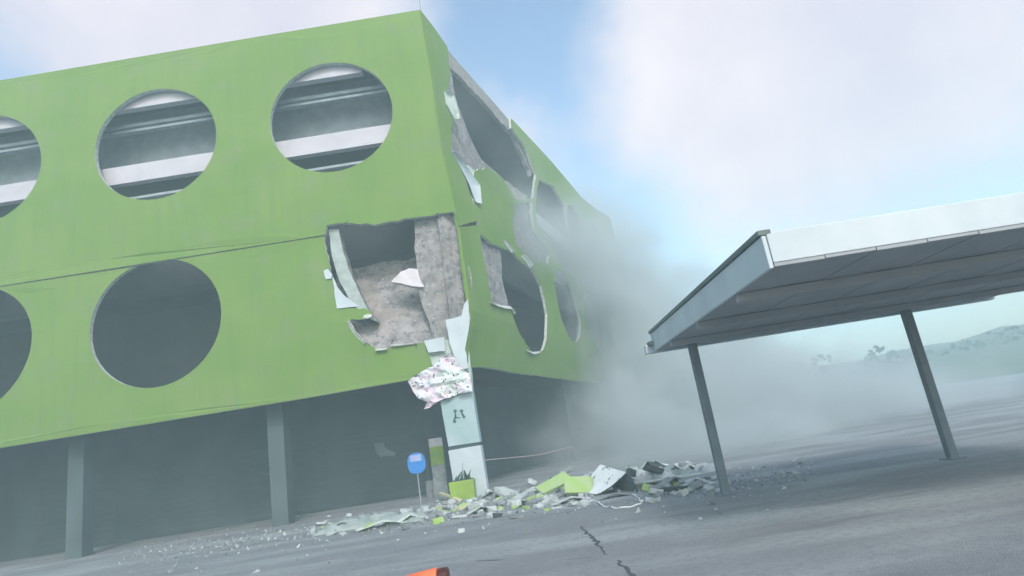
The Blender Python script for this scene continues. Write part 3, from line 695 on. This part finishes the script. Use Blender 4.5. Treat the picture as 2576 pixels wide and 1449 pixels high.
# ------------------------------------------------------------------ rubble
def chunk_mesh(name, sx, sy, sz, seed, m):
    rnd = random.Random(seed); bm = bmesh.new()
    for _ in range(9):
        v = Vector((rnd.uniform(-1, 1), rnd.uniform(-1, 1), rnd.uniform(-1, 1)));
        bm.verts.new((v.x * sx / 2, v.y * sy / 2, v.z * sz / 2))
    for x in (-.45, .45):
        for y in (-.45, .45):
            for z in (-.4, .4): bm.verts.new((x * sx * rnd.uniform(.7, 1.1), y * sy * rnd.uniform(.7, 1.1), z * sz))
    r = bmesh.ops.convex_hull(bm, input=bm.verts[:])
    bmesh.ops.delete(bm, geom=[e for e in r['geom_interior'] if isinstance(e, bmesh.types.BMVert)], context='VERTS')
    bmesh.ops.delete(bm, geom=[v for v in bm.verts if not v.link_faces], context='VERTS')
    bmesh.ops.recalc_face_normals(bm, faces=bm.faces)
    me = bpy.data.meshes.new(name); bm.to_mesh(me); bm.free(); me.materials.append(m); return me
def slab(px, py, lx, ly, lz, rz, tilt, m, name, label, cat, group=None, seed=0, lift=0.0, rx=0.0):
    g = hit_z(px, py); me = chunk_mesh(name, lx, ly, lz, seed, m); o = link(name, me)
    o.rotation_euler = (rx, tilt, rz); o.location = (g.x, g.y + ly * .3, 0)
    mw = o.rotation_euler.to_matrix(); zmin = min((mw @ v.co).z for v in me.vertices)
    o.location.z = -zmin - 0.01 + lift
    return tag(o, label, cat, group)
def strip_board(p0, p1, w, th, z0, z1, m, name, label, cat):
    a, b = hit_z(*p0), hit_z(*p1); a.z, b.z = z0 + th / 2, z1 + th / 2
    t = (b - a); ln = t.length; t.normalize(); bm = bmesh.new(); n = 6; rnd = random.Random(int(p0[0])); prev = None
    sd_ = t.cross(Vector((0, 0, 1))).normalized(); up = sd_.cross(t)
    for i in range(n + 1):
        c = a + t * ln * i / n + up * rnd.uniform(-.012, .012); ww = w * rnd.uniform(.85, 1.1) / 2
        cur = [bm.verts.new(c + sd_ * ww * s1 + up * th / 2 * s2) for s1, s2 in ((-1, -1), (1, -1), (1, 1), (-1, 1))]
        if prev:
            for k in range(4): bm.faces.new((prev[k], prev[(k + 1) % 4], cur[(k + 1) % 4], cur[k]))
        else: bm.faces.new(cur[::-1])
        prev = cur
    bm.faces.new(prev)
    return tag(obj(name, bm, m), label, cat)
strip_board((1108, 1257), (1160, 1270), .13, .06, .20, .10, WOODC, 'board', 'cream board leaning on rubble just before the planter', 'board')
strip_board((1060, 1277), (1150, 1280), .10, .05, .02, .05, PINKW, 'board', 'long pale pinkish strip lying left of the planter front', 'strip')
strip_board((1150, 1284), (1196, 1280), .20, .10, .02, .02, WOODC, 'board', 'short thick cream block lying below the leaning board', 'board')
strip_board((1165, 1279), (1222, 1272), .09, .05, .04, .06, PINKW, 'board', 'short pale pinkish strip right of the cream block', 'strip')
slab(1400, 1246, 1.1, .6, .12, .3, -.30, RUBG, 'cladding_slab', 'fallen green cladding slab lying flat left of the larger one', 'cladding slab', 'fallen green cladding slabs', 41, .05, .5)
slab(1463, 1247, .85, .6, .14, -.15, .10, RUBG, 'cladding_slab', 'largest fallen green cladding slab tilted up beside the folded white sheet', 'cladding slab', 'fallen green cladding slabs', 42, .0, .85)
slab(1428, 1215, .55, .3, .10, .3, -.25, RUB2, 'rubble_block', 'dark grey lump with pale edge on top of the green slabs', 'rubble', None, 43, .28, .3)
# folded sheet: a tent of stiff white sheet with shade coloured into its inside
def sheet(name, ridge, left, right, m_out, m_in, label, cat, seed, n=12, depth=1.1):
    """ridge/left/right are pixels of the near gable; the sheet runs back from it"""
    A, Rg, D = hit_z(*left), None, hit_z(*right); yb = (A.y + D.y) / 2; Rg = hit_y(*ridge, yb)
    prof = []
    for i in range(n + 1):
        t = i / n
        if t < .62: k = t / .62; q = A.lerp(Rg, k); q.z -= .10 * math.sin(math.pi * k) * (Rg.z)
        else: k = (t - .62) / .38; q = Rg.lerp(D, k); q.z -= .12 * math.sin(math.pi * k) * Rg.z
        prof.append(q)
    bm = bmesh.new(); rows = []
    for j in range(9):
        s = j / 8; row = []
        for i, q in enumerate(prof):
            p = q + Vector((-0.45 * s, depth * s, 0)); p.z = p.z * (1 + .35 * s) + .10 * s * (1 - i / n) + .03 * mnoise.noise(Vector((i * .6, s * 4, seed)))
            p.z = max(p.z, .015); row.append(bm.verts.new(p))
        rows.append(row)
    for A_, B_ in zip(rows, rows[1:]):
        for i in range(n): bm.faces.new((A_[i], A_[i + 1], B_[i + 1], B_[i]))
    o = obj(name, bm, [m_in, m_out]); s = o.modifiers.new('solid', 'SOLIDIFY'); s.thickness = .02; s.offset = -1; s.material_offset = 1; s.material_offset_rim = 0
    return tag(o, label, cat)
sheet('folded_sheet', (1580, 1186), (1500, 1247), (1610, 1240), SHEET, SHEETSHADE, 'white folded sheet with black specks propped like a tent over a dark gap', 'sheet', 1, depth=1.5)
def crumpled(px, py, lx, ly, h, m, name, label, cat, seed, rz=0.0, n=14):
    g = hit_z(px, py); bm = bmesh.new(); rows = []
    for i in range(n + 1):
        row = []
        for j in range(n + 1):
            x, y = (i / n - .5) * lx, (j / n) * ly; e = 1 - max(abs(i / n - .5) * 2, abs(j / n - .5) * 2) ** 3
            nz_ = mnoise.noise(Vector((x * 2.2 + seed, y * 2.2, seed * 2.0))); n2 = mnoise.noise(Vector((x * 6 + seed, y * 6, 9)))
            row.append(bm.verts.new((x + .08 * n2, y + .08 * nz_, max(.01, h * e * (.25 + 1.15 * (1 - 2.2 * abs(nz_)) * .5 + .15 * abs(n2))))))
        rows.append(row)
    for A_, B_ in zip(rows, rows[1:]):
        for j in range(n): bm.faces.new((A_[j], A_[j + 1], B_[j + 1], B_[j]))
    o = obj(name, bm, m); o.location = (g.x, g.y, 0); o.rotation_euler.z = rz
    s = o.modifiers.new('solid', 'SOLIDIFY'); s.thickness = .02
    return tag(o, label, cat)
crumpled(1655, 1226, 1.35, 1.1, .55, SHEETG, 'crumpled_sheet', 'crumpled white sheet heaped right of the tent-like folded sheet', 'sheet', 2)
crumpled(1735, 1214, 1.4, 1.0, .40, TINM, 'crumpled_sheet', 'crumpled grey-blue metal sheet at the right end of the debris', 'sheet', 3, .2)
crumpled(1782, 1204, .9, .7, .45, SHEETG, 'crumpled_sheet', 'small crumpled white sheet at the foot of the canopy post', 'sheet', 4, -.3)
crumpled(1612, 1216, 1.0, .7, .60, TINM, 'crumpled_sheet', 'crumpled grey sheet behind the folded white sheet', 'sheet', 8, .4)
slab(1770, 1216, 1.3, .4, .06, -.05, -.05, RUB2, 'flat_slab', 'flat grey slab ending at the canopy post', 'slab', None, 151, .12)
slab(1700, 1236, 1.0, .35, .10, .1, .03, DARK, 'shade_strip', 'long dark strip standing in for shade under the flat pale slab', 'board', None, 152, .0)  # dark strip added for the shadow below the raised slab
crumpled(905, 1330, 2.6, 1.2, .34, TINM, 'crumpled_sheet', 'crumpled grey-green metal sheet at the left end of the debris', 'sheet', 5, .12, 22)
crumpled(1010, 1318, 1.2, .7, .28, TINM, 'crumpled_sheet', 'smaller crumpled metal sheet before the blue sign', 'sheet', 6, -.2)
slab(1690, 1222, 1.9, .5, .06, .08, .02, RUB1, 'flat_slab', 'long flat pale slab raised over a dark gap at the right debris', 'slab', None, 51, .14)
slab(1655, 1226, .5, .3, .16, .5, .4, DARK, 'dark_lump', 'dark angular lump standing in for a shaded hole in the crumpled white sheet', 'rubble', None, 52, .30)  # lump added in place of a dark hole in the sheet
slab(1597, 1236, .22, .2, .2, .5, .4, DARK, 'dark_lump', 'small dark lump standing in for a shaded hole atop the folded white sheet', 'rubble', None, 53, .34)  # another added lump, stands for a dark hole
slab(1735, 1200, .5, .4, .4, .2, .2, RUB2, 'rubble_block', 'grey rounded block among the right-hand debris', 'rubble', None, 54, .0)
slab(1275, 1256, .75, .4, .22, -.5, .35, RUB1, 'rubble_block', 'pale tilted block beside the foot of the white pillar', 'rubble', None, 55, .0)
slab(1290, 1266, .6, .4, .10, .1, .0, RUB1, 'rubble_block', 'flat pale block lying under the tilted one by the pillar', 'rubble', None, 56, .0)
slab(1255, 1272, .7, .4, .1, .3, .1, RUB2, 'rubble_block', 'flat grey block nearest the white pillar foot', 'rubble', None, 57, .0)
slab(1338, 1225, .35, .3, .22, .4, .5, RUB1, 'rubble_block', 'white upturned fragment left of the green slabs', 'rubble', None, 58, .02)
slab(1322, 1273, .30, .18, .13, .2, .2, DARK, 'dark_lump', 'dark lump on the road right of the planter', 'rubble', None, 59)
slab(1365, 1268, .75, .25, .06, -.1, .0, RUB1, 'flat_slab', 'flat white slab on the road below the left green slab', 'slab', None, 60)
slab(1250, 1302, .26, .16, .1, .2, .2, DARK, 'dark_lump', 'dark brown lump alone on the road edge', 'rubble', None, 61)
slab(1155, 1303, .45, .15, .07, .25, .1, RUB1, 'rubble_block', 'white broken strip on the road before the cream boards', 'rubble', None, 62)
slab(1159, 1340, .16, .14, .1, .25, .1, RUB1, 'rubble_block', 'white fragment lying alone in the open road', 'rubble', None, 63)
slab(1205, 1301, .4, .14, .08, .1, .1, RUB2, 'rubble_block', 'grey broken strip right of the white one on the road', 'rubble', None, 64)
slab(1300, 1304, .4, .15, .06, .1, .1, RUB2, 'rubble_block', 'dark grey strip right of the brown lump', 'rubble', None, 65)
slab(1399, 1279, .30, .10, .05, .35, .0, RUB1, 'rubble_block', 'small white bar slanting on the road', 'rubble', None, 66)
slab(1448, 1272, .24, .10, .06, .0, .0, RUB1, 'rubble_block', 'small white bar below the big green slab', 'rubble', None, 67)
slab(1463, 1250, .16, .14, .12, .0, .0, RUB1, 'rubble_block', 'white lump touching the big green slab', 'rubble', None, 68)
slab(1655, 1261, .16, .1, .06, .0, .0, RUB1, 'rubble_block', 'white fragment in front of the long flat slab', 'rubble', None, 69)
slab(1715, 1243, .34, .16, .08, -.3, .0, RUB1, 'rubble_block', 'pale curved fragment near the canopy post', 'rubble', None, 70)
def bent_plate(px, py, lx, ly, lift, fold, rz, m, label, seed):
    '''a torn plate with a crease: ragged outline, two leaves meeting at a raised fold'''
    rnd_ = random.Random(seed); n_ = 7; bm = bmesh.new(); ff = rnd_.uniform(.35, .65); rows = []
    for i_ in range(n_):
        t = i_ / (n_ - 1); y = (t - .2) * ly; row = []
        for k_, u in enumerate((0, ff * .5, ff, (1 + ff) / 2, 1)):
            e = rnd_.uniform(-.12, .12) * lx if k_ in (0, 4) else 0; yy = rnd_.uniform(-.1, .1) * ly if i_ in (0, n_ - 1) else 0
            z = lift * (1 - abs(u - ff) / max(ff, 1 - ff)) * (1 - .4 * t) + .03 + fold * t * (u if seed % 2 else 1 - u) + rnd_.uniform(-.015, .015)
            row.append(bm.verts.new(((u - .5) * lx + e, y + yy, max(.02, z))))
        rows.append(row)
    for A_, B_ in zip(rows, rows[1:]):
        for k_ in range(4): bm.faces.new((A_[k_], A_[k_ + 1], B_[k_ + 1], B_[k_]))
    o_ = obj('bent_plate', bm, m); g_ = hit_z(px, py); o_.location = (g_.x, g_.y, 0); o_.rotation_euler.z = rz
    s_ = o_.modifiers.new('solid', 'SOLIDIFY'); s_.thickness = .025
    return tag(o_, label, 'plate')
bent_plate(1660, 1196, .95, .8, .45, .25, .2, SHEETG, 'bent pale plate sticking up at the back of the right-hand heap', 1)
bent_plate(1625, 1222, .7, .6, .30, .10, -.4, RUB1, 'bent pale plate touching the right end of the tent-like folded sheet', 2)
bent_plate(1700, 1206, 1.0, .6, .35, .20, .5, TINM, 'bent grey plate between the white heap and the grey-blue sheet', 3)
bent_plate(1748, 1200, .8, .6, .30, .30, -.2, SHEETG, 'bent pale plate leaning just left of the canopy post', 4)
bent_plate(1345, 1246, .8, .5, .22, .10, .3, RUB1, 'bent pale plate in front of the white upturned fragment', 5)
bent_plate(1235, 1262, .8, .5, .26, .10, -.3, RUB2, 'bent grey plate against the right foot of the pillar', 6)
bent_plate(1215, 1290, .7, .4, .16, .05, .2, SHEETG, 'low bent plate on the road below the pillar', 7)
bent_plate(1040, 1312, .8, .4, .18, .05, .35, PLASTER, 'bent pale-green plate curling up in front of the blue sign', 8)
bent_plate(965, 1326, 1.3, .5, .15, .05, .25, PLASTER, 'long low pale-green plate left of the blue sign', 9)
bent_plate(860, 1334, 1.1, .5, .22, .05, .05, TINM, 'bent grey-green plate at the far left of the debris', 10)
bent_plate(1440, 1264, .9, .5, .12, .0, .1, SHEETG, 'low pale plate lying before the large green slab', 11)
bent_plate(1545, 1252, .9, .4, .08, .0, .1, RUB2, 'thin grey plate flat before the folded white sheet', 12)
bent_plate(1390, 1222, .8, .5, .30, .1, .2, RUB2, 'grey bent plate behind the left green slab', 13)
bent_plate(1690, 1228, .8, .45, .22, .1, .3, RUB2, 'grey bent plate in front of the long flat slab', 15)
bent_plate(1760, 1226, .7, .45, .2, .1, -.3, SHEETG, 'pale bent plate before the foot of the canopy post', 16)
bent_plate(1640, 1206, .9, .6, .5, .2, -.5, DARK, 'dark bent plate rising behind the white heap', 17)
bent_plate(1500, 1218, .8, .5, .34, .2, -.2, SHEETG, 'pale bent plate behind the folded white sheet', 14)
# white cord tangled on the road
bm = bmesh.new(); cp = [(1480, 1262), (1497, 1258), (1510, 1268), (1524, 1275), (1545, 1277), (1562, 1278), (1590, 1273), (1610, 1268), (1618, 1258), (1612, 1262), (1606, 1252), (1598, 1246), (1588, 1244)]
pts = [hit_z(*p, 0.02) for p in cp]; sm = []
for a, b in zip(pts, pts[1:]):
    for k in range(4): q = a.lerp(b, k / 4); q.z = .02 + .012 * math.sin(len(sm)); q.y += .05 * mnoise.noise(Vector((len(sm) * .7, 1, 2))); sm.append(q)
add_tube(bm, sm, 0.016, 6); tag(obj('cord', bm, SHEET), 'thin white cord tangled on the road before the folded sheet', 'cord')
# indistinguishable chunks in the strip: one object each, sharing meshes
meshes = [chunk_mesh('rubble_chunk', .30, .22, .14, 200 + i, [RUB1, RUB2, RUB1, RUB2, RUBG, RUB1][i % 6]) for i in range(12)]
rnd = random.Random(77)
def strip_y(px): # the middle line of the debris strip in the photograph
    pl = [(770, 1335), (900, 1318), (1050, 1300), (1150, 1285), (1250, 1268), (1400, 1250), (1550, 1240), (1700, 1222), (1800, 1214), (2050, 1180)]
    for a, b in zip(pl, pl[1:]):
        if px <= b[0]: return a[1] + (b[1] - a[1]) * (px - a[0]) / (b[0] - a[0])
    return pl[-1][1]
ZONES = ((1040, 'left of the blue sign'), (1245, 'around the planter and pillar foot'), (1480, 'between the pillar and the folded sheet'), (9999, 'between the folded sheet and the canopy post'))
KINDS = ('pale concrete', 'grey concrete', 'green painted')
for i in range(330):
    px = rnd.choice((rnd.uniform(1180, 1800), rnd.uniform(1230, 1480), rnd.uniform(780, 1240), rnd.uniform(1500, 1830), rnd.uniform(1060, 1350), rnd.uniform(1620, 1830)))
    py = strip_y(px) + rnd.gauss(0, 13) + (8 if rnd.random() < .2 else -4)
    if 1480 < px < 1625 and (py > 1225 or rnd.random() < .7): px = rnd.uniform(1190, 1400); py = strip_y(px) + rnd.gauss(0, 11)
    g = hit_z(px, min(py, 1345)); k = rnd.randrange(12); me = meshes[k]
    o = link('rubble_chunk', me); s = rnd.uniform(.35, 1.25); o.scale = (s, s * rnd.uniform(.6, 1.2), s * rnd.uniform(.6, 1.3))
    o.rotation_euler = (rnd.uniform(-.4, .4), rnd.uniform(-.4, .4), rnd.uniform(0, 6.28)); o.location = (g.x, g.y, .05 * s)
    t = {0: 0, 2: 0, 5: 0, 1: 1, 3: 1, 4: 2}[k % 6]; zn = next(z for m_, z in ZONES if px < m_); tag(o, f'small {KINDS[t]} chunk in the debris {zn}', 'rubble', f'{KINDS[t]} chunks {zn}')
# the crumbs nobody could count
bm = bmesh.new()
for i in range(2200):
    px = rnd.uniform(300, 2050); py = strip_y(px) + rnd.gauss(4, 17)
    if rnd.random() < .04: py += rnd.uniform(10, 90)
    g = hit_z(px, min(py, 1440)); s = rnd.uniform(.012, .05) * (1 if rnd.random() < .85 else 1.8); vs = []
    for k in range(5): vs.append(bm.verts.new((g.x + rnd.uniform(-1, 1) * s, g.y + rnd.uniform(-1, 1) * s, .003 + (0 if k < 3 else rnd.uniform(.3, 1.3) * s))))
    mi = rnd.choice((0, 0, 1)); 
    for f in ((0, 1, 3), (1, 2, 3), (2, 0, 3), (0, 1, 4), (1, 2, 4)):
        try: bm.faces.new([vs[q] for q in f]).material_index = mi
        except ValueError: pass
o = obj('rubble_crumbs', bm, [RUB1, RUB2], kind='stuff'); o['label'] = 'small crumbs of broken plaster scattered along the road edge'

# ------------------------------------------------------------------ orange barrier at the near edge
p = hit_y(1104, 1426, 6.4)
Ob = thing('road_barrier', 'rounded orange-red barrier with dark right end at the bottom edge of the picture', 'barrier', (p.x, 6.4, 0))
def rounded(name, x0, x1, h0, h1, wd, m, parent):
    bm = bmesh.new(); rings = []; n = 10
    for i in range(9):
        t = i / 8; x = x0 + (x1 - x0) * t; h = h0 + (h1 - h0) * t; ring = [bm.verts.new((x, -wd, 0))]
        for k in range(n + 1):
            a = math.pi - math.pi * k / n; ring.append(bm.verts.new((x, math.cos(a) * wd * .62, h - wd * .5 + math.sin(a) * wd * .5)))
        ring.append(bm.verts.new((x, wd, 0))); rings.append(ring)
    for A_, B_ in zip(rings, rings[1:]):
        for k in range(len(A_)): bm.faces.new((A_[k], A_[(k + 1) % len(A_)], B_[(k + 1) % len(A_)], B_[k]))
    bm.faces.new(rings[0]); bm.faces.new(rings[-1][::-1])
    return bevel(obj(name, bm, m, parent), .02, 3)
rounded('body', -1.15, -.02, p.z - .12, p.z, .17, ORANGE, Ob)
rounded('end_cap', -.018, .085, p.z - .015, p.z - .01, .165, BROWN, Ob)

# ------------------------------------------------------------------ air: even haze, and the dust thrown up by the collapse
bm = bmesh.new(); add_box(bm, (-121.5, -31.5, -1.0), (121.5, 211.5, ZT + 3.0))
def volmat(name, color, dens, absorb=None):
    m = bpy.data.materials.new(name); m.use_nodes = True; n = m.node_tree.nodes; n.clear()
    o_ = n.new('ShaderNodeOutputMaterial'); v = n.new('ShaderNodeVolumePrincipled'); v.inputs['Color'].default_value = (*color, 1); v.inputs['Density'].default_value = dens
    m.node_tree.links.new(v.outputs[0], o_.inputs['Volume']); return m, v
hz, _ = volmat('haze_air', (0.70, 0.93, 0.98), 0.0068)
obj('haze', bm, hz, kind='stuff')
dm, dv = volmat('dust_air', (0.66, 0.715, 0.74), 0.2)
n = dm.node_tree.nodes; l = dm.node_tree.links
geo = n.new('ShaderNodeNewGeometry')
tx = n.new('ShaderNodeTexNoise'); tx.inputs['Scale'].default_value = 0.36; tx.inputs['Detail'].default_value = 6; tx.inputs['Roughness'].default_value = .55
l.new(geo.outputs['Position'], tx.inputs['Vector'])
acc = None
def puff(px, py, Y, r, d):
    """one billow: density falls off smoothly from its middle"""
    global acc
    c = hit_y(px, py, Y)
    sub = n.new('ShaderNodeVectorMath'); sub.operation = 'SUBTRACT'; l.new(geo.outputs['Position'], sub.inputs[0]); sub.inputs[1].default_value = c
    dv_ = n.new('ShaderNodeVectorMath'); dv_.operation = 'DIVIDE'; l.new(sub.outputs[0], dv_.inputs[0]); dv_.inputs[1].default_value = r
    ln = n.new('ShaderNodeVectorMath'); ln.operation = 'LENGTH'; l.new(dv_.outputs[0], ln.inputs[0])
    ad = n.new('ShaderNodeMath'); ad.operation = 'MULTIPLY_ADD'; l.new(tx.outputs['Fac'], ad.inputs[0]); ad.inputs[1].default_value = -1.7; l.new(ln.outputs['Value'], ad.inputs[2])
    mr = n.new('ShaderNodeMapRange'); mr.interpolation_type = 'SMOOTHSTEP'; l.new(ad.outputs[0], mr.inputs['Value'])
    mr.inputs['From Min'].default_value = .22; mr.inputs['From Max'].default_value = -.62; mr.inputs['To Min'].default_value = 0; mr.inputs['To Max'].default_value = d
    if acc is None: acc = mr.outputs[0]
    else:
        a = n.new('ShaderNodeMath'); a.operation = 'ADD'; l.new(acc, a.inputs[0]); l.new(mr.outputs[0], a.inputs[1]); acc = a.outputs[0]
puff(1800, 1090, 30, (7.5, 6, 5.0), .42)
puff(2060, 1080, 33, (10, 7, 4.6), .36)
puff(1780, 1150, 25, (6.5, 4.5, 2.8), .34)
puff(1700, 1000, 38, (8.5, 10, 7.0), .38)
puff(1620, 850, 42, (6.0, 8, 8.0), .42)
puff(1520, 740, 40, (4.2, 6, 6.0), .30)
puff(1560, 620, 45, (3.2, 6, 4.5), .16)
puff(1440, 650, 34, (3.2, 4.5, 4.0), .26)
puff(1470, 560, 37, (3.0, 4.5, 3.6), .16)
puff(1325, 575, 29, (2.8, 3.2, 3.0), .28)
puff(1180, 250, 23.0, (1.8, 2.0, 3.0), .05)
puff(1290, 400, 25.5, (2.2, 2.4, 2.4), .04)
puff(1460, 1110, 34, (4.0, 5, 3.0), .12)
l.new(acc, dv.inputs['Density'])
bm = bmesh.new(); add_box(bm, (-7, 19, -.5), (36, 56, ZT + 1.5))
obj('dust_cloud', bm, dm, kind='stuff')
print('ZB', ZB, 'ZT', ZT, 'far', far, 'roof', roof_uv, 'circles', u1l, u2l, u2u, u1u, 'X0', X0, ZC, ZCT)
